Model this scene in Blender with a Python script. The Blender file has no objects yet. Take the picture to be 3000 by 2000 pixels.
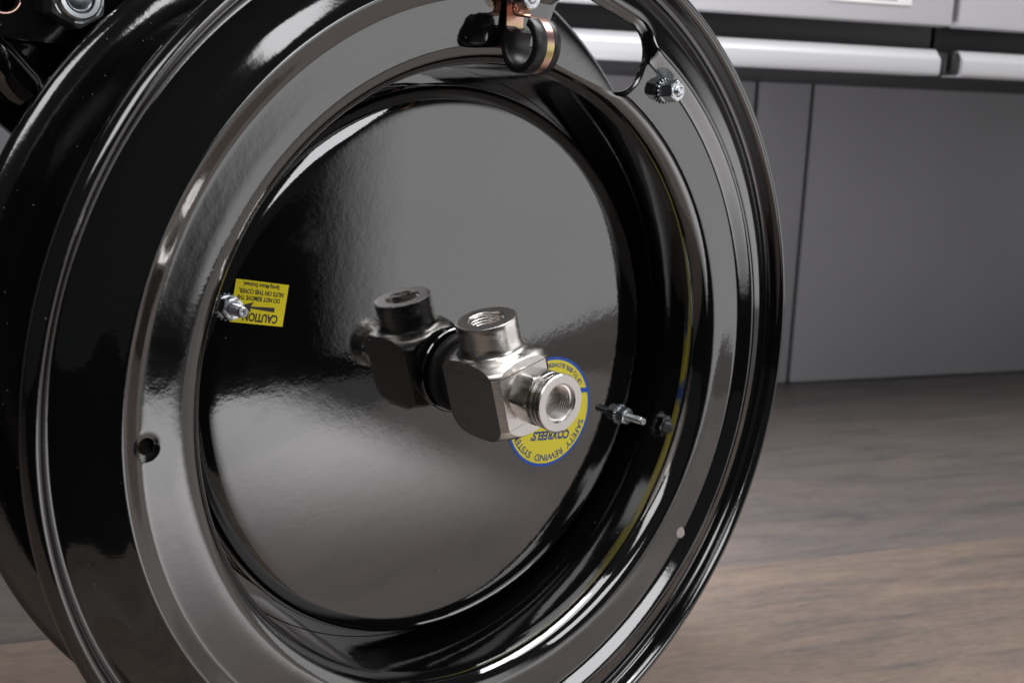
import bpy, bmesh, math, random
from mathutils import Vector, Matrix
sc = bpy.context.scene
col = sc.collection
random.seed(7)
S = 0.22            # lengths below are in flange radii; S turns them into metres
R = math.radians
V = Vector

# ------------------------------------------------------------------ camera
yaw, pitch, roll = 0.7111120945884326, 0.20765882181217685, 0.03167229011566772
fw = V((math.sin(yaw)*math.cos(pitch), math.cos(yaw)*math.cos(pitch), -math.sin(pitch)))
rt = V((math.cos(yaw), -math.sin(yaw), 0)); up = rt.cross(fw)
rt, up = rt*math.cos(roll)+up*math.sin(roll), up*math.cos(roll)-rt*math.sin(roll)
CAM = V((-1.46310948, -1.69840973, 0.57455307))
cd = bpy.data.cameras.new('camera'); cam = bpy.data.objects.new('camera', cd); col.objects.link(cam)
cam.matrix_world = Matrix(((rt.x, up.x, -fw.x, CAM.x*S), (rt.y, up.y, -fw.y, CAM.y*S), (rt.z, up.z, -fw.z, CAM.z*S), (0, 0, 0, 1)))
cd.sensor_width = 36; cd.lens = 37.133; cd.clip_start = 0.01; cd.clip_end = 200
cd.dof.use_dof = True; cd.dof.focus_distance = 2.28*S; cd.dof.aperture_fstop = 13
sc.camera = cam

# ------------------------------------------------------------------ world and exposure
w = bpy.data.worlds.new('World'); sc.world = w; w.use_nodes = True
w.node_tree.nodes['Background'].inputs[0].default_value = (0.9, 0.95, 1, 1)
w.node_tree.nodes['Background'].inputs[1].default_value = 0.03
sc.view_settings.view_transform = 'Standard'; sc.view_settings.look = 'None'
sc.view_settings.exposure = 0; sc.view_settings.gamma = 1
sc.cycles.max_bounces = 8; sc.cycles.glossy_bounces = 6

# ------------------------------------------------------------------ studio lamps and added fill lights
def softbox(name, pos, target, sx, sy, rad, colour=(1, 1, 1), fall=None, spread=180):
    """area lamp; rad = radiance; fall = (u0,u1,v0,v1) soft borders of the diffuser"""
    l = bpy.data.lights.new(name, 'AREA'); l.shape = 'RECTANGLE'; l.size = sx*S; l.size_y = sy*S
    l.energy = rad*math.pi*sx*sy*S*S; l.color = colour; l.spread = R(spread)
    o = bpy.data.objects.new(name, l); col.objects.link(o)
    o.location = V(pos)*S
    o.rotation_euler = (V(target)-V(pos)).to_track_quat('-Z', 'Y').to_euler()
    if fall:
        l.use_nodes = True; nt = l.node_tree; em = nt.nodes['Emission']
        g = nt.nodes.new('ShaderNodeNewGeometry'); sp = nt.nodes.new('ShaderNodeSeparateXYZ')
        nt.links.new(g.outputs['Parametric'], sp.inputs[0])
        def edge(sock, a, b):
            m = nt.nodes.new('ShaderNodeMapRange'); m.interpolation_type = 'SMOOTHSTEP'
            m.inputs['From Min'].default_value = a; m.inputs['From Max'].default_value = b
            nt.links.new(sock, m.inputs['Value']); return m.outputs['Result']
        outs = []
        for ax, (a, b) in zip((0, 0, 1, 1), ((0, fall[0]), (1, 1-fall[1]), (0, fall[2]), (1, 1-fall[3]))):
            if a != b: outs.append(edge(sp.outputs[ax], a, b))
        cur = outs[0]
        for q in outs[1:]:
            m = nt.nodes.new('ShaderNodeMath'); m.operation = 'MULTIPLY'
            nt.links.new(cur, m.inputs[0]); nt.links.new(q, m.inputs[1]); cur = m.outputs[0]
        nt.links.new(cur, em.inputs['Strength'])
    return o
def polar(az, el, dist, c=(0, 0, 0)):
    a, e = R(az), R(el)
    return V(c)+V((math.sin(a)*math.cos(e), -math.cos(a)*math.cos(e), math.sin(e)))*dist
softbox('softbox_side', polar(61, 3.5, 9), (0, 0, 0.2), 11.5, 5.9, 1.10, (1, .985, .985), (.12, .28, .01, .35))
softbox('softbox_key', polar(15, 23, 6.2), (0, 0, 0.1), 2.3, 2.5, 3.8, (.98, .98, 1), (.12, .03, .06, .06))
softbox('softbox_top', (0.9, -1.3, 5.2), (0.9, 0.4, 0), 4.2, 2.6, 3.6, (1, .985, .98))
softbox('added_back_fill', (2.2, -.4, 5.6), (2.8, 2.8, -.8), 5, 3.0, 8.8, (1, .99, .985))  # added fill without a known source, brightens planks and wall
softbox('low_fill', (1.7, -2.05, -1.12), (1.7, -2.05, 5), 3.8, 3.3, .17, (1, .97, .98))  # added sheet of light, stands in for bounce off the bench top
softbox('added_left_fill', polar(-48, 40, 6.5), (0, 0, 0), 3.6, 2.6, 3.2, (1, .99, .985), (.15, .15, .15, .15))  # invented source, added to brighten the steel swivel
softbox('added_bench_glow', (.7, -2.25, -1.09), (.7, -2.25, 5), 2.2, 2.7, 1.7, (1, .98, 1), (.25, .7, .05, .6))  # added patch of light, makes the lower left glow on the cover
softbox('added_wall_fill', (.55, 1.25, -.35), (3.0, 2.9, -.2), .9, .9, 34, (1, .985, 1.0))  # added out of sight behind the reel to lighten the wall panels

# ------------------------------------------------------------------ materials
def mat(name, base=(.1, .1, .1), rough=.5, metal=0, ior=1.5):
    m = bpy.data.materials.new(name); m.use_nodes = True
    p = m.node_tree.nodes['Principled BSDF']
    p.inputs['Base Color'].default_value = (*base, 1); p.inputs['Roughness'].default_value = rough
    p.inputs['Metallic'].default_value = metal; p.inputs['IOR'].default_value = ior
    return m, m.node_tree, p
def nd(nt, t, **kw):
    n = nt.nodes.new(t)
    for k, v in kw.items():
        if hasattr(n, k): setattr(n, k, v)
        else: n.inputs[k.replace('_', ' ')].default_value = v
    return n
def noise(nt, scale, detail=3, vec=None, rough=.5):
    tc = nd(nt, 'ShaderNodeTexCoord'); src = tc.outputs['Object']
    if vec:
        mp = nd(nt, 'ShaderNodeMapping'); mp.inputs['Scale'].default_value = vec
        nt.links.new(src, mp.inputs['Vector']); src = mp.outputs[0]
    n = nd(nt, 'ShaderNodeTexNoise'); n.inputs['Scale'].default_value = scale
    n.inputs['Detail'].default_value = detail; n.inputs['Roughness'].default_value = rough
    nt.links.new(src, n.inputs['Vector']); return n
def ramp(nt, sock, stops):
    r = nd(nt, 'ShaderNodeValToRGB'); e = r.color_ramp.elements
    while len(e) < len(stops): e.new(.5)
    for i, (p, c) in enumerate(stops):
        e[i].position = p; e[i].color = (*c, 1) if isinstance(c, tuple) else (c, c, c, 1)
    nt.links.new(sock, r.inputs[0]); return r.outputs[0]
def bump(nt, p, sock, strength, dist):
    b = nd(nt, 'ShaderNodeBump'); b.inputs['Strength'].default_value = strength; b.inputs['Distance'].default_value = dist
    nt.links.new(sock, b.inputs['Height']); nt.links.new(b.outputs[0], p.inputs['Normal'])
def specks(nt, p, base, speck, scale=260, size=.12, keep=.93):
    """dust grains: small pale dots scattered over the paint"""
    tc = nd(nt, 'ShaderNodeTexCoord'); vo = nd(nt, 'ShaderNodeTexVoronoi'); vo.inputs['Scale'].default_value = scale
    nt.links.new(tc.outputs['Object'], vo.inputs['Vector'])
    sep = nd(nt, 'ShaderNodeSeparateColor'); nt.links.new(vo.outputs['Color'], sep.inputs[0])
    k = nd(nt, 'ShaderNodeMath', operation='GREATER_THAN'); nt.links.new(sep.outputs[0], k.inputs[0]); k.inputs[1].default_value = keep
    d = nd(nt, 'ShaderNodeMath', operation='LESS_THAN'); nt.links.new(vo.outputs['Distance'], d.inputs[0]); d.inputs[1].default_value = size
    mu = nd(nt, 'ShaderNodeMath', operation='MULTIPLY'); nt.links.new(k.outputs[0], mu.inputs[0]); nt.links.new(d.outputs[0], mu.inputs[1])
    mx = nd(nt, 'ShaderNodeMix', data_type='RGBA'); nt.links.new(mu.outputs[0], mx.inputs[0])
    mx.inputs[6].default_value = (*base, 1); mx.inputs[7].default_value = (*speck, 1)
    nt.links.new(mx.outputs[2], p.inputs['Base Color'])
def paint(name, peel, rough, keep, ior=2.25, pscale=150):
    m, nt, p = mat(name, (.004, .004, .0045), rough, 0, ior)
    n = noise(nt, pscale*.45, 4, None, .7); bump(nt, p, n.outputs[0], peel, .0020)
    specks(nt, p, (.004, .004, .0045), (.30, .27, .23), 520, .13, keep)
    n2 = noise(nt, 22, 6, None, .65); r = ramp(nt, n2.outputs[0], [(.40, rough*.8), (.60, rough*1.4), (.72, rough*3.0)]); nt.links.new(r, p.inputs['Roughness'])
    return m
M = {}
M['paint'] = paint('gloss_black_paint', .025, .055, .992)
M['paint_cover'] = paint('satin_black_paint', .02, .045, .99, 2.25, 230)
M['paint_dusty'] = paint('dusty_black_paint', .06, .10, .93)
m, nt, p = mat('machined_steel', (.84, .81, .78), .27, 1); M['steel'] = m
n = noise(nt, 60, 3, (1, 1, 9)); r = ramp(nt, n.outputs[0], [(.3, .22), (.7, .36)]); nt.links.new(r, p.inputs['Roughness'])
bump(nt, p, n.outputs[0], .05, .0004)
m, nt, p = mat('blasted_steel', (.56, .54, .52), .5, 1); M['blast'] = m
m3, nt3, p3 = mat('faced_steel', (.80, .77, .745), .34, 1)
n = noise(nt3, 900, 2); bump(nt3, p3, n.outputs[0], .10, .0004); M['faced'] = m3
n = noise(nt, 1500, 2); bump(nt, p, n.outputs[0], .7, .0006)
c = ramp(nt, n.outputs[0], [(.3, (.42, .405, .39)), (.7, (.68, .655, .63))]); nt.links.new(c, p.inputs['Base Color'])
m, nt, p = mat('zinc', (.70, .73, .76), .3, 1); M['zinc'] = m
n = noise(nt, 300, 2); bump(nt, p, n.outputs[0], .02, .0003)
m, nt, p = mat('yellow_chromate', (.7, .5, .4), .28, 1); M['chromate'] = m
n = noise(nt, 70, 2); c = ramp(nt, n.outputs[0], [(.35, (.62, .50, .22)), (.5, (.80, .52, .42)), (.62, (.82, .50, .48))]); nt.links.new(c, p.inputs['Base Color'])
m, nt, p = mat('stamp_gold', (.8, .62, .3), .3, 1); M['stamp'] = m
m, nt, p = mat('black_rubber', (.014, .014, .015), .42); M['rubber'] = m
n = noise(nt, 500, 3); bump(nt, p, n.outputs[0], .15, .0005); specks(nt, p, (.014, .014, .015), (.2, .2, .2), 300, .12, .97)
M['yellow'] = mat('yellow_vinyl', (.95, .80, .0), .3)[0]
M['yellow2'] = mat('lemon_vinyl', (.95, .82, .05), .3)[0]
M['blue'] = mat('blue_ink', (.005, .10, .56), .35)[0]
M['ink'] = mat('black_ink', (.028, .022, .018), .5)[0]
M['navy'] = mat('navy_ink', (.02, .06, .26), .4)[0]
m, nt, p = mat('wood', (.2, .15, .12), .45)
tc = nd(nt, 'ShaderNodeTexCoord'); oi = nd(nt, 'ShaderNodeObjectInfo')
ad = nd(nt, 'ShaderNodeVectorMath', operation='ADD'); sc3 = nd(nt, 'ShaderNodeVectorMath', operation='SCALE')
cb = nd(nt, 'ShaderNodeCombineXYZ'); nt.links.new(oi.outputs['Random'], cb.inputs[0]); nt.links.new(oi.outputs['Random'], cb.inputs[1])
nt.links.new(cb.outputs[0], sc3.inputs[0]); sc3.inputs['Scale'].default_value = 37
nt.links.new(tc.outputs['Object'], ad.inputs[0]); nt.links.new(sc3.outputs[0], ad.inputs[1])
def wn(vec, scale, det, dis=0):
    mp = nd(nt, 'ShaderNodeMapping'); mp.inputs['Scale'].default_value = vec; nt.links.new(ad.outputs[0], mp.inputs[0])
    n = nd(nt, 'ShaderNodeTexNoise'); n.inputs['Scale'].default_value = scale; n.inputs['Detail'].default_value = det
    n.inputs['Distortion'].default_value = dis; n.inputs['Roughness'].default_value = .62
    nt.links.new(mp.outputs[0], n.inputs['Vector']); return n.outputs[0]
a = ramp(nt, wn((2.6, 15, 1), 2.6, 12, .7), [(.30, (.125, .115, .115)), (.46, (.18, .155, .142)), (.56, (.205, .171, .15)), (.74, (.24, .195, .165))])
b = ramp(nt, wn((14, 110, 1), 6, 6, .3), [(.36, .68), (.58, 1.0)])
mx = nd(nt, 'ShaderNodeMix', data_type='RGBA', blend_type='MULTIPLY'); mx.inputs[0].default_value = .8
nt.links.new(a, mx.inputs[6]); nt.links.new(b, mx.inputs[7])
hs = nd(nt, 'ShaderNodeHueSaturation'); hs.inputs['Saturation'].default_value = .9; nt.links.new(mx.outputs[2], hs.inputs['Color'])
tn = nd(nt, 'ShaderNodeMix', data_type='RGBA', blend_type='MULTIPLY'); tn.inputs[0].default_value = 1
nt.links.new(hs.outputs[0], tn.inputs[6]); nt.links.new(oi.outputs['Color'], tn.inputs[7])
nt.links.new(tn.outputs[2], p.inputs['Base Color']); bump(nt, p, b, .1, .001); M['wood'] = m
m, nt, p = mat('grey_panel', (.155, .152, .165), .5); M['panel'] = m
n = noise(nt, 3, 2); c = ramp(nt, n.outputs[0], [(.3, (.16, .158, .17)), (.7, (.185, .182, .196))]); nt.links.new(c, p.inputs['Base Color'])
M['door'] = mat('grey_door', (.44, .435, .46), .35)[0]
m, nt, p = mat('brushed_aluminium', (.44, .44, .46), .4, .2); M['alu'] = m
n = noise(nt, 30, 3, (1, 1, 40)); bump(nt, p, n.outputs[0], .04, .0005)
M['dark'] = mat('dark_plastic', (.012, .012, .013), .4)[0]
M['carcass'] = mat('dark_carcass', (.02, .02, .022), .5)[0]
M['white'] = mat('white_card', (.82, .82, .82), .4)[0]
M['grey_ink'] = mat('grey_ink', (.3, .3, .33), .5)[0]
M['floor'] = mat('floor_grey', (.05, .05, .052), .6)[0]

# ------------------------------------------------------------------ mesh helpers
def wloc(o):
    l = V((0, 0, 0))
    while o: l += o.location; o = o.parent
    return l
def obj(name, bm, m, parent=None, smooth=35):
    """link a bmesh (in flange radii, world axes) as ONE object"""
    me = bpy.data.meshes.new(name)
    bmesh.ops.remove_doubles(bm, verts=bm.verts, dist=1e-6)
    bmesh.ops.recalc_face_normals(bm, faces=bm.faces)
    off = wloc(parent) if parent else V((0, 0, 0))
    for v in bm.verts: v.co = v.co*S-off
    bm.to_mesh(me); bm.free()
    if smooth:
        me.shade_smooth(); me.set_sharp_from_angle(angle=R(smooth))
    me.materials.append(m if not isinstance(m, str) else M[m])
    o = bpy.data.objects.new(name, me); col.objects.link(o)
    if parent: o.parent = parent
    return o
def thing(name, label, cat, loc=(0, 0, 0), group=None):
    o = bpy.data.objects.new(name, None); o.empty_display_size = .02; col.objects.link(o)
    o.location = V(loc)*S; o['label'] = label; o['category'] = cat
    if group: o['group'] = group
    return o
def struct(o): o['kind'] = 'structure'; return o
def frame(o, axis, ref=(0, 0, 1)):
    """returns f(x,y,z) with z along axis"""
    z = V(axis).normalized(); x = V(ref).cross(z)
    if x.length < 1e-4: x = V((1, 0, 0)).cross(z)
    x.normalize(); y = z.cross(x); o = V(o)
    return lambda a, b, c: o+x*a+y*b+z*c
def lathe(bm, prof, f, seg=96, close=False):
    """prof = [(r, h)]; f maps local"""
    rings = []
    for r, h in prof:
        if r < 1e-6: rings.append([bm.verts.new(f(0, 0, h))])
        else: rings.append([bm.verts.new(f(r*math.cos(2*math.pi*i/seg), r*math.sin(2*math.pi*i/seg), h)) for i in range(seg)])
    pairs = list(zip(rings, rings[1:]))
    if close: pairs.append((rings[-1], rings[0]))
    for a, b in pairs:
        for i in range(seg):
            j = (i+1) % seg
            if len(a) == 1 and len(b) == 1: continue
            if len(a) == 1: bm.faces.new((a[0], b[i], b[j]))
            elif len(b) == 1: bm.faces.new((a[i], a[j], b[0]))
            else: bm.faces.new((a[i], a[j], b[j], b[i]))
    return bm
def prism(bm, pts, f, h0, h1, inset=0):
    """polygon pts (x,y) extruded along local z with an optional bevel ring at the h1 end"""
    lv = [[bm.verts.new(f(x, y, h0)) for x, y in pts]]
    if inset:
        lv.append([bm.verts.new(f(x, y, h1-inset)) for x, y in pts])
        cx = sum(p[0] for p in pts)/len(pts); cy = sum(p[1] for p in pts)/len(pts)
        def sh(x, y):
            d = math.hypot(x-cx, y-cy); k = (d-inset)/d; return cx+(x-cx)*k, cy+(y-cy)*k
        lv.append([bm.verts.new(f(*sh(x, y), h1)) for x, y in pts])
    else: lv.append([bm.verts.new(f(x, y, h1)) for x, y in pts])
    n = len(pts)
    for a, b in zip(lv, lv[1:]):
        for i in range(n): bm.faces.new((a[i], a[(i+1) % n], b[(i+1) % n], b[i]))
    bm.faces.new(lv[0][::-1]); bm.faces.new(lv[-1])
    return bm
def spline(pts, n=4):
    """Catmull-Rom through profile points; a point given as (r,d,'c') stays a corner"""
    out = []
    P = [(p[0], p[1]) for p in pts]; cor = [len(p) > 2 for p in pts]
    for i in range(len(P)-1):
        p1, p2 = V(P[i]), V(P[i+1])
        p0 = V(P[i-1]) if i > 0 and not cor[i] else p1*2-p2
        p3 = V(P[i+2]) if i < len(P)-2 and not cor[i+1] else p2*2-p1
        for k in range(n):
            t = k/n
            q = .5*((2*p1)+(p2-p0)*t+(2*p0-5*p1+4*p2-p3)*t*t+(3*p1-p0-3*p2+p3)*t**3)
            out.append((q.x, q.y))
    out.append(P[-1]); return out
def ngon(n, r, rot=0): return [(r*math.cos(rot+2*math.pi*i/n), r*math.sin(rot+2*math.pi*i/n)) for i in range(n)]
FRONT = (0, -1, 0)
# local frame of the reel: x right, z up on the flange, axis towards the viewer (-Y)
def ff(x, z, y): return V((x, y, z))

def boolean_cut(o, cutters):
    for c in cutters:
        md = o.modifiers.new('cut', 'BOOLEAN'); md.object = c; md.operation = 'DIFFERENCE'; md.solver = 'EXACT'
    dg = bpy.context.evaluated_depsgraph_get()
    me = bpy.data.meshes.new_from_object(o.evaluated_get(dg)); o.modifiers.clear()
    o.data = me
    for c in cutters: bpy.data.objects.remove(c)
    me.shade_smooth(); me.set_sharp_from_angle(angle=R(38))
def text_bm(body, size, extr=.0004, spacing=1, bend=None, align='CENTER', shear=0, bold=0):
    """flat lettering as a bmesh in flange radii; local x,y plane, z = thickness"""
    cu = bpy.data.curves.new('lettering', 'FONT'); cu.body = body; cu.size = size; cu.extrude = extr
    cu.align_x = align; cu.align_y = 'CENTER'; cu.space_character = spacing; cu.shear = shear; cu.offset = bold
    cu.resolution_u = 4
    o = bpy.data.objects.new('lettering', cu); col.objects.link(o)
    dg = bpy.context.evaluated_depsgraph_get(); dg.update()
    me = bpy.data.meshes.new_from_object(o.evaluated_get(dg))
    bm = bmesh.new(); bm.from_mesh(me)
    bpy.data.objects.remove(o); bpy.data.curves.remove(cu); bpy.data.meshes.remove(me)
    return bm
def xform(bm, f):
    for v in bm.verts: v.co = f(v.co)
    return bm

# ================================================================== SETTING
CA = R(23.17); T = V((math.cos(CA), -math.sin(CA), 0)); N = V((math.sin(CA), math.cos(CA), 0))
def wf(t, n, z): return T*t+N*n+V((0, 0, z))          # along the wall, into the wall, up
def wbox(bm, t0, t1, n0, n1, z0, z1, bev=0):
    vs = [bm.verts.new(wf(t, n, z)) for t in (t0, t1) for n in (n0, n1) for z in (z0, z1)]
    fs = [bm.faces.new([vs[i] for i in q]) for q in ((0, 1, 3, 2), (4, 6, 7, 5), (0, 4, 5, 1), (2, 3, 7, 6), (0, 2, 6, 4), (1, 5, 7, 3))]
    if bev:
        es = list({e for f_ in fs for e in f_.edges})
        bmesh.ops.bevel(bm, geom=es, offset=bev, segments=2, affect='EDGES', profile=.5)
    return bm
ZT = -1.15
# floor far below, bench top of planks, wall of panels
bm = bmesh.new(); wbox(bm, -60, 60, -60, 60, -5.3, -5.2); struct(obj('floor', bm, 'floor'))
bm = bmesh.new(); wbox(bm, -14, 14, -2.1, 4.3, ZT-.22, ZT-.012); top = struct(obj('worktop', bm, 'carcass'))
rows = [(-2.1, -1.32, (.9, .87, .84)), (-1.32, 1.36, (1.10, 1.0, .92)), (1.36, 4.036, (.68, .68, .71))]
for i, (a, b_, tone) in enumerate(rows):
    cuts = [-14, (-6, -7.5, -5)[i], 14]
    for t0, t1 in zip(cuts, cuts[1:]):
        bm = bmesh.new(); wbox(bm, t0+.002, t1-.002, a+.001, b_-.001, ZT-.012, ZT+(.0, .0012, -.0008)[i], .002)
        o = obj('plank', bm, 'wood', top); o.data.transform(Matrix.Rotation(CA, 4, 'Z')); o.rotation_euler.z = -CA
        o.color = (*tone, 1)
bm = bmesh.new(); wbox(bm, -14, 14, 4.07, 4.3, ZT, 6); wall = struct(obj('back_wall', bm, 'carcass'))
for t0, t1 in ((-9, -4.6), (-4.58, -1.0), (-.98, 2.87), (2.89, 3.28), (3.30, 7.2), (7.22, 11)):
    bm = bmesh.new(); wbox(bm, t0+.006, t1-.006, 4.04, 4.075, ZT+.002, 6, .012); obj('wall_panel', bm, 'panel', wall)

def cabinet(t0, t1, label, card):
    c = thing('wall_cabinet', label, 'cabinet', tuple(wf((t0+t1)/2, 2.5, .845)), 'grey cabinets hung on the wall above the bench')
    bm = bmesh.new(); wbox(bm, t0, t1, 2.47, 4.035, .85, 4.2, .01); obj('carcass', bm, 'carcass', c)
    bm = bmesh.new(); wbox(bm, t0+.012, t1-.012, 2.31, 2.40, 1.075, 4.2, .012); obj('door', bm, 'door', c)
    # pull rail: rounded nose, face, hidden lip
    bm = bmesh.new()
    pr = [(2.46, .846), (2.325, .842), (2.316, .846), (2.312, .855), (2.312, .915), (2.318, .925), (2.352, .962), (2.365, .968), (2.385, .966), (2.40, .94), (2.46, .94)]
    a = [bm.verts.new(wf(t0+.055, n_, z_)) for n_, z_ in pr]; b = [bm.verts.new(wf(t1-.055, n_, z_)) for n_, z_ in pr]
    for i in range(len(pr)): bm.faces.new((a[i], a[(i+1) % len(pr)], b[(i+1) % len(pr)], b[i]))
    bm.faces.new(a); bm.faces.new(b[::-1]); obj('pull_rail', bm, 'alu', c, 50)
    for e0, e1 in ((t0+.004, t0+.052), (t1-.052, t1-.004)):
        bm = bmesh.new(); wbox(bm, e0, e1, 2.325, 2.465, .85, .955, .012); obj('end_cap', bm, 'dark', c)
    if card:
        bm = bmesh.new(); wbox(bm, 2.21, 2.665, 2.303, 2.3095, 1.155, 1.42, .002); k = obj('name_card', bm, 'white', c)
        bm = bmesh.new(); wbox(bm, 2.40, 2.58, 2.3015, 2.3028, 1.172, 1.38); obj('print_block', bm, 'grey_ink', k)
    return c
cabinet(-1.45, 2.925, 'grey wall cabinet with a white card on its door, left of the door gap', True)
cabinet(2.945, 7.2, 'grey wall cabinet right of the door gap, at the right edge of the photo', False)

# ================================================================== HOSE REEL
reel = thing('hose_reel', 'large glossy black steel hose reel drum seen from the side, standing over the wooden bench', 'hose reel', (0, 0, -1.0))
# flange profile (radius, depth), outside to inside
prof = [(.984, .052), (.992, .051), (.998, .045), (1.005, .032), (1.006, .016), (1.0, .003), (.991, -.003), (.983, -.001), (.977, .007), (.9725, .020), (.968, .032), (.961, .0375),
        (.952, .0350), (.938, .0285), (.922, .0210), (.905, .0140), (.885, .0090), (.868, .0047), (.858, .0012), (.852, -.0008), (.847, .0008), (.841, .0044), (.832, .0102), (.823, .0160), (.8175, .0192), (.812, .0208), (.80, .0222), (.775, .0246), (.75, .0269), (.733, .0292),
        (.718, .0332), (.705, .0410), (.695, .0535), (.688, .07), (.684, .092)]
SLOT_C = V((.245, .742)); SLOT_A = R(-17)
def slot_sd(x, z):
    dx, dz = x-SLOT_C.x, z-SLOT_C.y
    a = dx*math.cos(SLOT_A)+dz*math.sin(SLOT_A); b = -dx*math.sin(SLOT_A)+dz*math.cos(SLOT_A)
    hx, hz, rr = .148, .078, .068
    qx, qz = abs(a)-hx+rr, abs(b)-hz+rr
    return math.hypot(max(qx, 0), max(qz, 0))+min(max(qx, qz), 0)-rr
HOLES = [(-.802, .004, .0155), (.638, -.498, .0155)]
def press(x, z):
    """edges of the slot and holes are pressed in"""
    d = max(slot_sd(x, z), 0); y = .003*math.exp(-(d/.008)**2)
    for hx, hz, hr in HOLES[:1]:
        e = max(math.hypot(x-hx, z-hz)-hr, 0); y += .002*math.exp(-(e/.006)**2)
    return y
def flange_bm(pr, seg, holes=True, y0=0, flip=1):
    """pressed sheet; faces inside the openings are dropped and the cut edge snapped on to the outline"""
    bm = bmesh.new(); rings = []
    sds = [slot_sd]+[(lambda x, z, h=h: math.hypot(x-h[0], z-h[1])-h[2]) for h in HOLES]
    depth = sorted((r, d_) for r, d_ in pr)
    def dep(r):
        for (r0, d0), (r1, d1) in zip(depth, depth[1:]):
            if r0 <= r <= r1: return d0+(d1-d0)*(r-r0)/max(r1-r0, 1e-9)
        return depth[0][1]
    for r, d_ in pr:
        ring = []
        for i in range(seg):
            a = 2*math.pi*i/seg; x, z = r*math.cos(a), r*math.sin(a)
            yy = d_
            if holes and .69 < r < .9:
                wgt = math.exp(-(max(slot_sd(x, z), 0)/.017)**2); yy = (d_+(.0209-d_)*wgt if r > .81 else d_)+press(x, z)
            ring.append(bm.verts.new((x, y0+flip*yy, z)))
        rings.append(ring)
    for a, b in zip(rings, rings[1:]):
        for i in range(seg):
            j = (i+1) % seg; bm.faces.new((a[i], a[j], b[j], b[i]))
    if holes:
        for sd in sds:
            kill = [f_ for f_ in bm.faces if sd(f_.calc_center_median().x, f_.calc_center_median().z) < 0]
            edge = {v for f_ in kill for v in f_.verts}
            bmesh.ops.delete(bm, geom=kill, context='FACES')
            edge = [v for v in edge if v.is_valid]
            for v in edge:
                for _ in range(3):
                    x, z = v.co.x, v.co.z; e = 1e-4; q = sd(x, z)
                    g = V((sd(x+e, z)-sd(x-e, z), sd(x, z+e)-sd(x, z-e)))/(2*e)
                    if g.length > 1e-6: v.co.x -= q*g.x; v.co.z -= q*g.y
                v.co.y = y0+flip*((.0209 if sd is slot_sd and math.hypot(v.co.x, v.co.z) > .81 else dep(math.hypot(v.co.x, v.co.z)))+press(v.co.x, v.co.z))
    return bm
def rims(bm, depth, y0, flip):
    """walls of the openings: every open edge that is not the outer or inner border is carried back"""
    rs = [math.hypot(v.co.x, v.co.z) for v in bm.verts]; lo, hi = min(rs), max(rs)
    bd = [e for e in bm.edges if e.is_boundary]
    inner = [e for e in bd if .692 < math.hypot(e.verts[0].co.x, e.verts[0].co.z) < .9]
    m = {}
    for e in inner:
        for v in e.verts:
            if v not in m: m[v] = bm.verts.new((v.co.x, v.co.y+flip*depth, v.co.z))
    for e in inner:
        a, b = e.verts; bm.faces.new((a, b, m[b], m[a]))
def fine_prof(p, step):
    q = spline(p, 8); out = [q[0]]
    for a in q[1:]:
        if math.hypot(a[0]-out[-1][0], a[1]-out[-1][1]) >= step: out.append(a)
    if out[-1] != q[-1]: out.append(q[-1])
    return out
fbm = flange_bm(fine_prof(prof, .0032), 1200)
rims(fbm, .0045, 0, 1)
fl = obj('front_flange', fbm, 'paint', reel, 50)
if sum(p.normal.y for p in fl.data.polygons) > 0: fl.data.flip_normals()
# drum wall
bm = bmesh.new()
lathe(bm, [(.6845, .088), (.684, .30), (.684, .40), (.694, .40), (.694, .088)], ff, 256, True)
obj('drum', bm, 'paint', reel)
bm = bmesh.new(); lathe(bm, [(.683, .300), (0, .300), (0, .31), (.683, .31)], ff, 128, True); obj('back_plate', bm, 'paint', reel)
# rear flange (mirrored pressing)
o = obj('rear_flange', flange_bm(spline([(1.0, -.03), (1.004, -.02), (1.003, -.008), (.997, .001), (.985, .008), (.965, .013), (.93, .016), (.85, .018), (.80, .018), (.74, .02), (.71, .03), (.69, .06)], 5), 300, False, .46, -1), 'paint_dusty', reel, 60)
if sum(p.normal.y for p in o.data.polygons) < 0: o.data.flip_normals()
# spring motor cover
bm = bmesh.new()
lathe(bm, spline([(0, .200), (.3, .200), (.57, .200, 'c'), (.596, .2003), (.612, .2025), (.624, .2065), (.633, .212), (.639, .2195), (.6415, .229), (.642, .25, 'c'), (.642, .299)], 4), ff, 256)
cover = obj('motor_cover', bm, 'paint_cover', reel)
bm = bmesh.new(); lathe(bm, [(.6425, .236), (.6465, .2365), (.648, .2395), (.6465, .2425), (.6425, .243)], ff, 256, True); obj('cover_rim', bm, 'paint', reel)

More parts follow.
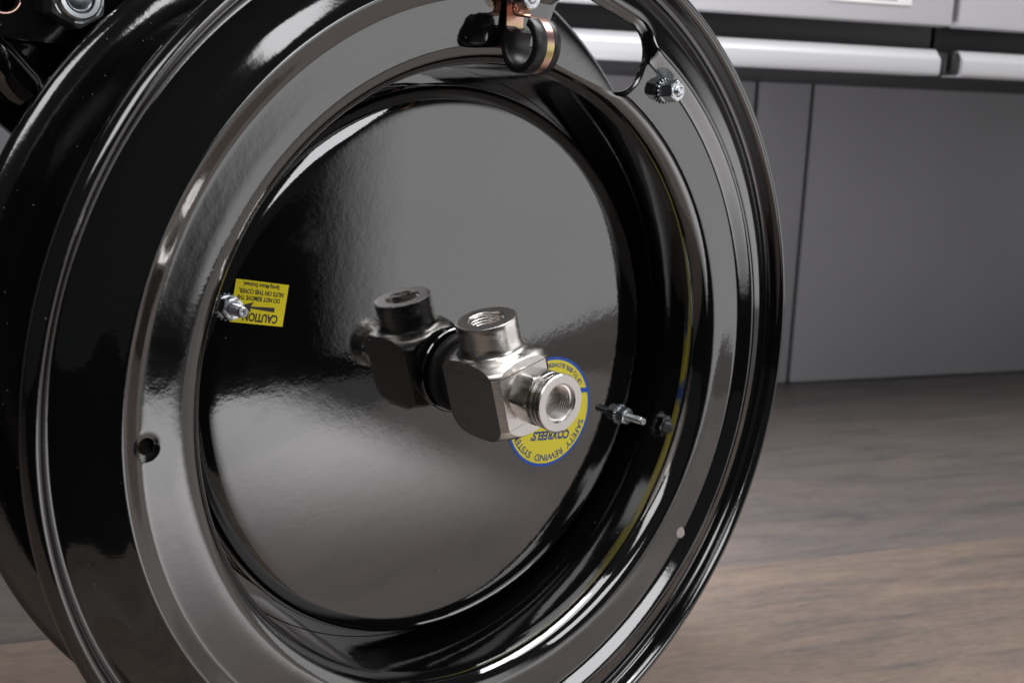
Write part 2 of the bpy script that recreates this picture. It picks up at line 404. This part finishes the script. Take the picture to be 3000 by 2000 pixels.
# ---- fasteners
def hexnut(bm, c, r, h0, h1, rot=.3):
    """hexagon with chamfered front, axis -Y; c=(x,z)"""
    prism(bm, [(c[0]+a, c[1]+b) for a, b in ngon(6, r, rot)], ff, h0, h1, 0)
    return bm
def chamfer_nut(bm, c, ap, hr, y0, y1, rot):
    """nut body: hex whose corners are turned down at the front face, with bore hr"""
    seg = 72; rc = ap/math.cos(math.pi/6)
    def hexr(a):
        k = (a-rot) % (math.pi/3)-math.pi/6; return ap/math.cos(k)
    def ring(fr, y): return [bm.verts.new((c[0]+fr(2*math.pi*i/seg)*math.cos(2*math.pi*i/seg), y, c[1]+fr(2*math.pi*i/seg)*math.sin(2*math.pi*i/seg))) for i in range(seg)]
    dy = y1-y0
    rr = [ring(lambda a: hr, y0), ring(hexr, y0)]
    rr.append([bm.verts.new((c[0]+hexr(2*math.pi*i/seg)*math.cos(2*math.pi*i/seg), y1+max(0, (hexr(2*math.pi*i/seg)-ap*.97))*.9, c[1]+hexr(2*math.pi*i/seg)*math.sin(2*math.pi*i/seg))) for i in range(seg)])
    rr.append(ring(lambda a: ap*.95, y1)); rr.append(ring(lambda a: hr*1.12, y1)); rr.append(ring(lambda a: hr, y1+.004))
    for a, b in zip(rr, rr[1:]+rr[:1]):
        for i in range(seg): bm.faces.new((a[i], a[(i+1) % seg], b[(i+1) % seg], b[i]))
    return bm
def starwasher(bm, c, r0, r1, y0, y1, n=18):
    """toothed lock washer: twisted teeth round the rim"""
    lathe(bm, [(r0, y0), (r1*.84, y0), (r1*.84, y1), (r0, y1)], lambda a, b, h: V((c[0]+a, h, c[1]+b)), 32, True)
    for i in range(n):
        a = 2*math.pi*i/n; m = V((c[0]+math.cos(a)*r1*.93, (y0+y1)/2, c[1]+math.sin(a)*r1*.93))
        bmesh.ops.create_icosphere(bm, subdivisions=1, radius=r1*.105, matrix=Matrix.Translation(m))
    return bm
def stud_bm(c, r, y0, y1, pitch=.004, socket=True):
    """threaded rod with real thread crests and a hollow end"""
    pr = [(0, y0), (r, y0)]; y = y0
    while y > y1+pitch*2:
        pr += [(r, y-pitch*.3), (r*.88, y-pitch*.6), (r*.88, y-pitch*.7), (r, y-pitch)]; y -= pitch
    pr += [(r*.88, y-pitch*.4), (r*.86, y1+.001), (r*.76, y1)]
    if socket: pr += [(r*.45, y1), (r*.38, y1+r*.6), (0, y1+r*.7)]
    else: pr += [(r*.5, y1-.001), (0, y1-.001)]
    return lathe(bmesh.new(), pr, lambda a, b, h: V((c[0]+a, h, c[1]+b)), 32)
def fastener(name, c, ys, ytip, ap, rs, parent, rot=.3, label=None, nut_h=.026, socket=True):
    s = obj(name, stud_bm(c, rs, ys+.02, ytip, socket=socket), 'zinc', parent)
    if label: s['label'] = label
    bm = bmesh.new(); starwasher(bm, c, rs*1.05, ap*1.32, ys, ys-.007); obj('lock_washer', bm, 'zinc', s)
    bm = bmesh.new(); chamfer_nut(bm, c, ap, rs*1.02, ys-.007, ys-.007-nut_h, rot); obj('nut', bm, 'zinc', s)
    return s
fastener('cover_stud', (-.564, .199), .203, .128, .021, .0115, cover, .2, 'zinc stud and nut standing in front of the yellow caution label')
fastener('cover_stud', (.566, -.199), .203, .112, .021, .0105, cover, .5, 'zinc stud and nut on the lower right of the cover')
fastener('flange_bolt', (.468, .649), .021, -.030, .0225, .0125, fl, .52, nut_h=.036, socket=False)

# ---- caution label
def on_cover(cx, cz, ang):
    """map local x,y of a flat print to the cover plane; z = lift"""
    ca, sa = math.cos(ang), math.sin(ang)
    return lambda v: V((cx+v.x*ca-v.y*sa, .1996-v.z, cz+v.x*sa+v.y*ca))
TL, TR, BR = V((-.541, .2525)), V((-.4265, .2305)), V((-.4475, .1475))
cc = (TL+BR)/2; LA = math.atan2(TR.y-TL.y, TR.x-TL.x)+math.pi
lm = on_cover(cc.x, cc.y, LA)
LW, LH = (TR-TL).length, (BR-TR).length
bm = bmesh.new(); prism(bm, [(LW/2, LH/2), (-LW/2, LH/2), (-LW/2, -LH/2), (LW/2, -LH/2)], lambda x, y, z: lm(V((x, y, z))), -.0003, .0008)
lab = obj('caution_label', bm, 'yellow', cover, 0)
def pr_text(body, size, x, y, parent, m='ink', lmap=None, name='lettering', fit=None, shear=0, bold=0, z=.0008, lift=.0002):
    bm = text_bm(body, size, lift, shear=shear, bold=bold)
    if fit:
        xs = [v.co.x for v in bm.verts]; k = fit/(max(xs)-min(xs)); mid = (max(xs)+min(xs))/2
        for v in bm.verts: v.co.x = (v.co.x-mid)*k
    lmap = lmap or lm
    xform(bm, lambda v: lmap(V((v.x+x, v.y+y, v.z+z+lift*1.1))))
    return obj(name, bm, m, parent, 0)
pr_text('CAUTION', .0235, -.006, .0285, lab, fit=.077, bold=.0007)
pr_text('DO NOT REMOVE THE', .0125, .004, -.0085, lab, fit=.094, bold=.0003)
pr_text('NUTS ON THIS COVER.', .0125, 0, -.0215, lab, fit=.099, bold=.0003)
pr_text('Spring Motor Enclosed.', .0115, .002, -.035, lab, fit=.080, bold=.0002)
bm = bmesh.new()
ar = [(-.034, .0145), (-.0345, .0055), (.019, .0095), (.0165, .0195), (.040, .0065), (.0125, .0005), (.019, .006)]
ar = [(-.0345, .0155), (.0185, .0125), (.017, .0205), (.0400, .0085), (.0135, -.0005), (.0185, .0085), (-.0345, .0060)]
prism(bm, ar[::-1], lambda x, y, z: lm(V((x, y, z))), .0007, .0012); obj('arrow', bm, 'ink', lab, 0)

# ---- round label
rc = (.305, -.151); RA = R(173.5); RR = .1425
rm = on_cover(rc[0], rc[1], RA)
bm = bmesh.new(); prism(bm, ngon(96, RR), lambda x, y, z: rm(V((x, y, z))), -.0003, .0006); rl = obj('round_label', bm, 'blue', cover, 0)
RI = RR*.945
def seg_poly(a0, a1, n=64): return [(RI*math.cos(a0+(a1-a0)*i/n), RI*math.sin(a0+(a1-a0)*i/n)) for i in range(n+1)]
sp = R(3)
bm = bmesh.new(); a0 = math.asin(.010/RI); off = -.006
prism(bm, [(x, y) for x, y in seg_poly(R(-20.5), R(200.5))], lambda x, y, z: rm(V((x, y, z))), .0005, .0009); obj('upper_field', bm, 'yellow2', rl, 0)
bm = bmesh.new(); prism(bm, seg_poly(R(206.5), R(333.5)), lambda x, y, z: rm(V((x, y, z))), .0005, .0009); obj('lower_field', bm, 'yellow2', rl, 0)
def arc_text(body, size, rad, mid, inward, span, name='lettering', bold=.0003):
    bm = text_bm(body, size, .0002, bold=bold)
    xs = [v.co.x for v in bm.verts]; x0, x1 = min(xs), max(xs)
    def f(v):
        u = (v.x-(x0+x1)/2)/(x1-x0)*span
        if inward: a = mid+u; r = rad-v.y
        else: a = mid-u; r = rad+v.y
        return rm(V((r*math.cos(a), r*math.sin(a), v.z+.0011)))
    xform(bm, f); return obj(name, bm, 'navy', rl, 0)
arc_text('SAFETY  REWIND  SYSTEM', .0245, .119, R(97), False, R(142))
arc_text('UP TO 80% SLOWER', .0165, .1225, R(249), True, R(66))
pr_text("COXREELS\u2019", .031, -.012, .060, rl, 'navy', rm, fit=.133, shear=.12, bold=.0012)

# ---- hose clamp at the top of the flange
CX0, CX1, CY, CZ = -.042, .020, -.040, .720
def pathband(bm, pts, x0, x1, th):
    """flat band following (y,z) points, thickness th outwards"""
    n = len(pts); nor = []
    for i in range(n):
        a, b = V(pts[max(i-1, 0)]), V(pts[min(i+1, n-1)]); t = (b-a).normalized(); nor.append(V((t.y, -t.x)))
    rings = []
    for p_, nn in zip(pts, nor):
        p_ = V(p_); q = p_+nn*th
        rings.append([bm.verts.new((x, y, z)) for x, (y, z) in ((x0, p_), (x1, p_), (x1, q), (x0, q))])
    for a, b in zip(rings, rings[1:]):
        for i in range(4): bm.faces.new((a[i], a[(i+1) % 4], b[(i+1) % 4], b[i]))
    bm.faces.new(rings[0]); bm.faces.new(rings[-1][::-1])
    return bm
def arc(r, a0, a1, n=48): return [(CY+r*math.cos(a0+(a1-a0)*i/n), CZ+r*math.sin(a0+(a1-a0)*i/n)) for i in range(n+1)]
rb_ = .0455
# band: down the flange side, round the bottom and the front, back to the tab
band = [(.012, .86), (.012, .76)]+[(CY+.052*math.cos(R(t)), CZ+.052*math.sin(R(t))) for t in range(10, -266, -6)]+[(-.020, .7745), (-.008, .780), (-.004, .79), (-.004, .86)]
bm = bmesh.new(); pathband(bm, band, -.031, .014, -.0035)
clamp = obj('hose_clamp', bm, 'chromate', fl, 40); clamp['label'] = 'rubber lined metal hose clamp bolted to the top of the flange'
bm = bmesh.new()
def cushion(bm, x0, x1, r0, r1, a0, a1):
    n = 60; rings = []
    sec = [(x0+.002, r0), (x1-.002, r0), (x1, r0+.002), (x1, r1-.003), (x1-.003, r1), (x0+.003, r1), (x0, r1-.003), (x0, r0+.002)]
    for i in range(n+1):
        a = a0+(a1-a0)*i/n
        rings.append([bm.verts.new((x, CY+r*math.cos(a), CZ+r*math.sin(a))) for x, r in sec])
    for a, b in zip(rings, rings[1:]):
        for i in range(8): bm.faces.new((a[i], a[(i+1) % 8], b[(i+1) % 8], b[i]))
    bm.faces.new(rings[0]); bm.faces.new(rings[-1][::-1])
cushion(bm, CX0, -.012, .040, .0565, R(42), R(-240)); obj('rubber_cushion', bm, 'rubber', clamp, 50)
bm = bmesh.new(); cushion(bm, .003, CX1+.004, .040, .0565, R(42), R(-238)); obj('rubber_cushion', bm, 'rubber', clamp, 50)
bm = bmesh.new(); cushion(bm, CX0+.001, CX1+.003, .0392, .0475, R(42), R(-240)); obj('rubber_liner', bm, 'rubber', clamp, 50)
# stamped lettering on the band (runs downwards round the loop)
def stamp(body, size, xoff, am, span):
    bm = text_bm(body, size, .0003); xs = [v.co.x for v in bm.verts]; x0, x1 = min(xs), max(xs)
    def f(v):
        u = (v.x-x0)/(x1-x0); a = am+span*u; r = .0524+v.z
        return V((xoff+v.y, CY+r*math.cos(a), CZ+r*math.sin(a)))
    xform(bm, f); return obj('stamped_lettering', bm, 'stamp', clamp, 0)
stamp('UMPCO', .0085, -.0005, R(172), R(52)); stamp('S 3 3 7 0', .0085, -.0085, R(172), R(60))
nb = obj('clamp_bolt', stud_bm((-.012, .812), .0115, .02, -.045, socket=True), 'zinc', clamp)
bm = bmesh.new(); starwasher(bm, (-.012, .812), .012, .028, -.0045, -.012); obj('lock_washer', bm, 'chromate', nb)
bm = bmesh.new(); chamfer_nut(bm, (-.012, .812), .0225, .0117, -.012, -.042, .4); obj('nut', bm, 'zinc', nb)

# ================================================================== SWIVEL JOINT
PH = R(15.2); ex = V((math.cos(PH), 0, math.sin(PH))); ez = V((-math.sin(PH), 0, math.cos(PH))); ey = V((0, 1, 0))
BY = .042
sw = thing('swivel_joint', 'stainless steel swivel inlet with threaded ports, screwed into the centre of the black cover', 'pipe fitting', (0, .2, 0))
def sf(x, y, z): return ex*x+ey*(BY+y)+ez*z
def flatted(bm, prof, hx, hyf, hyb, na=18, nf=10):
    """turned body with four milled flats: every ring is a circle clipped to the flats"""
    rings = []
    for r, z in prof:
        if r < 1e-6: rings.append([bm.verts.new(sf(0, 0, z))]); continue
        ring = []
        hs = [hx, hyb, hx, hyf]          # +x, +y, -x, -y
        th = [math.acos(min(1, h/r)) if r > h else 0 for h in hs]
        for k in range(4):
            c0 = math.pi/2*k
            for i in range(nf):                                     # along the flat
                u = -1+2*i/nf
                if th[k] > 0:
                    yy = hs[k]*math.tan(th[k])*u; px, py = hs[k], yy
                else: px, py = r, 0.0
                a = math.atan2(py, px); d_ = math.hypot(px, py)
                ring.append((d_*math.cos(c0+a), d_*math.sin(c0+a)))
            a0 = c0+th[k]; a1 = c0+math.pi/2-th[(k+1) % 4]
            for i in range(na):
                a = a0+(a1-a0)*i/na; ring.append((r*math.cos(a), r*math.sin(a)))
        rings.append([bm.verts.new(sf(x, y, z)) for x, y in ring])
    n = 4*(na+nf)
    for a, b in zip(rings, rings[1:]):
        for i in range(n):
            j = (i+1) % n
            q = (a[i], a[j], b[j], b[i]) if len(a) > 1 and len(b) > 1 else ((a[0], b[j], b[i]) if len(a) == 1 else (a[i], a[j], b[0]))
            bm.faces.new(q)
    return bm
bp = spline([(0, -.101, 'c'), (.070, -.101), (.090, -.098), (.103, -.090), (.111, -.079), (.1165, -.066), (.117, -.055), (.117, .046), (.1165, .054), (.113, .063), (.107, .070), (.098, .0765), (.088, .0805), (.079, .0832), (.0727, .0875), (.0697, .094), (.0686, .102), (.0682, .112), (.0682, .1530, 'c'), (.0675, .1553), (.066, .156, 'c'), (.0415, .156, 'c'), (.0395, .154)], 4)
body_bm = flatted(bmesh.new(), bp, .080, .097, .097)
bmesh.ops.remove_doubles(body_bm, verts=body_bm.verts, dist=2.5e-4)
body = obj('body', body_bm, 'steel', sw, 24)
body.data.materials.append(M['blast'])
for pl in body.data.polygons:      # milled and blasted flats
    nn = pl.normal; cpt = pl.center
    if pl.area > 0 and (abs(abs(nn.dot(ex))-1) < .004 or abs(abs(nn.dot(ey))-1) < .004) and abs((cpt+wloc(body)-V((0, BY*S, 0))).dot(ez)) < .09*S: pl.material_index = 1
me_ = body.data; ef = {}
for pl in me_.polygons:
    for ek in pl.edge_keys: ef.setdefault(ek, set()).add(pl.material_index)
for e in me_.edges:
    if len(ef.get(tuple(sorted(e.vertices)), ())) > 1: e.use_edge_sharp = True
body.data.materials.append(M['faced'])
for pl in body.data.polygons:
    if pl.normal.dot(ez) > .995 and (pl.center+wloc(body)).dot(ez) > .15*S: pl.material_index = 2
    if pl.material_index == 1 and pl.normal.y < -.9: pl.material_index = 2
def thread(r0, dep, y0, y1, pitch):
    pr = []; y = y0
    s = 1 if y1 > y0 else -1
    while (y1-y)*s > 0:
        pr += [(r0, y), (r0+dep, y+s*pitch*.5)]; y += s*pitch
    return pr+[(0, y)]
# port thread
fz = lambda a, b, h: sf(a, b, h)
bm = bmesh.new(); lathe(bm, [(.0395, .154), (.0390, .1515)]+thread(.0360, .0042, .1505, .085, .0064), fz, 72); obj('port_thread', bm, 'steel', sw, 20)
# front union: collar, hexagon, grooved ring
fy = lambda a, b, h: V((a, h, b))
bm = bmesh.new(); lathe(bm, [(0, -.05), (.052, -.05), (.0525, -.0635), (.050, -.066), (0, -.066)], fy, 72); obj('neck', bm, 'steel', sw)
bm = bmesh.new()
seg = 120
def hexr(a, ap, rmax): k = (a-R(6)) % (math.pi/3)-math.pi/6; return min(ap/math.cos(k), rmax)
lv = []
for y, ap, cap in ((-.062, .0535, .0545), (-.0630, .0540, .0575), (-.066, .0540, .0610), (-.111, .0540, .0610), (-.1165, .0540, .058), (-.120, .0540, .0545)):
    lv.append([bm.verts.new((hexr(2*math.pi*i/seg, ap, cap)*math.cos(2*math.pi*i/seg), y, hexr(2*math.pi*i/seg, ap, cap)*math.sin(2*math.pi*i/seg))) for i in range(seg)])
for a, b in zip(lv, lv[1:]):
    for i in range(seg): bm.faces.new((a[i], a[(i+1) % seg], b[(i+1) % seg], b[i]))
bm.faces.new(lv[0]); bm.faces.new(lv[-1][::-1]); obj('hexagon', bm, 'steel', sw, 22)
bm = bmesh.new()
lathe(bm, [(.050, -.1185), (.0585, -.1185), (.0605, -.1205), (.0605, -.131), (.0595, -.132), (.0565, -.1325), (.0565, -.1375), (.0600, -.138), (.0612, -.139), (.0612, -.1455), (.0598, -.1465), (.0598, -.1495), (.0615, -.1505),
           (.0620, -.1515), (.0620, -.1585), (.0598, -.1612), (.0425, -.1612), (.0395, -.1585)], fy, 128); re_ = obj('ring_end', bm, 'steel', sw, 22); re_.data.materials.append(M['faced'])
for pl in re_.data.polygons:
    if pl.normal.y < -.99: pl.material_index = 1
bm = bmesh.new(); lathe(bm, [(.0395, -.1585), (.0395, -.153)]+thread(.0352, .0045, -.152, -.070, .0064), fy, 96); obj('bore_thread', bm, 'steel', sw, 20)
# shaft into the cover
bm = bmesh.new(); lathe(bm, [(.072, .125), (.080, .145), (.080, .150), (.074, .153), (.074, .162), (.092, .163), (.094, .166), (.094, .176), (.092, .178), (.080, .179), (.080, .1995)], fy, 96); obj('shaft_seal', bm, 'rubber', sw)
bm = bmesh.new(); lathe(bm, [(.0805, .190), (.098, .1905), (.1005, .193), (.1005, .1996), (.0805, .1996)], fy, 128, True); obj('bushing', bm, 'paint', sw)

# ================================================================== REEL FRAME (top left)
fr = thing('reel_frame', 'black steel frame bracket with a zinc nut, behind the drum at the top left corner', 'bracket', (-.8, .58, .55))
fp = lambda x, z, y: V((x, y, z))
bm = bmesh.new(); prism(bm, [(-1.4, .74), (-.3, .66), (-.3, 1.5), (-1.4, 1.5)], lambda x, z, y: V((x, y-(z-.75)*.10, z)), .56, .585); pl_ = obj('mounting_plate', bm, 'paint_dusty', fr)
bm = bmesh.new(); prism(bm, [(-.838+a, .776+b) for a, b in ngon(40, .032)], fp, .4, .7); cu = obj('hole_cutter', bm, 'paint', None, 0)
bpy.context.view_layer.update(); boolean_cut(pl_, [cu])
bm = bmesh.new(); lathe(bm, [(.0315, .5585), (.034, .5585), (.034, .5872), (.0315, .5872)], lambda a, b, h: V((-.838+a, h, .776+b)), 40, True); obj('hole_rim', bm, 'chromate', pl_)
bm = bmesh.new(); prism(bm, [(-1.3, .95), (-.60, .32), (-.2, .35), (-.2, 1.2), (-1.3, 1.2)], fp, .64, .665); obj('gusset', bm, 'paint_dusty', fr)
bm = bmesh.new(); a_ = V((-1.0, .62, .84)); b_ = V((-.775, .62, .585)); fr_ = frame(a_, b_-a_, (0, 1, 0)); Lr = (b_-a_).length
lathe(bm, [(0, 0), (.045, 0), (.045, Lr-.03), (.038, Lr-.01), (.02, Lr), (0, Lr)], fr_, 40); obj('frame_rib', bm, 'paint', fr)
bm = bmesh.new(); chamfer_nut(bm, (-.716, .778), .05, .026, .559, .50, .55); nt_ = obj('lock_nut', bm, 'zinc', fr)
bm = bmesh.new(); lathe(bm, [(.028, .503), (.040, .501), (.042, .492), (.038, .486), (.030, .486), (.027, .495)], lambda a, b, h: V((-.716+a, h, .778+b)), 48, True); obj('nut_collar', bm, 'zinc', nt_)
bm = bmesh.new(); lathe(bm, [(0, .489), (.018, .489), (.0245, .493), (.0255, .50), (.0255, .56), (0, .56)], lambda a, b, h: V((-.716+a, h, .778+b)), 40); obj('bolt_end', bm, 'zinc', nt_)
# the frame's foot post under the drum, out of the picture, carries it on the bench
bm = bmesh.new(); prism(bm, [(-.35, -1.14), (.35, -1.14), (.25, .1), (-.25, .1)], fp, .69, .72); obj('upright', bm, 'paint', fr)
bm = bmesh.new(); prism(bm, [(-.45, .40), (.45, .40), (.45, .95), (-.45, .95)], lambda x, y, z: V((x, y, z)), ZT+.001, ZT+.03); obj('foot_plate', bm, 'paint', fr)
bm = bmesh.new(); lathe(bm, [(0, .302), (.07, .302), (.07, .70), (0, .70)], fy, 48); obj('axle', bm, 'paint', fr)
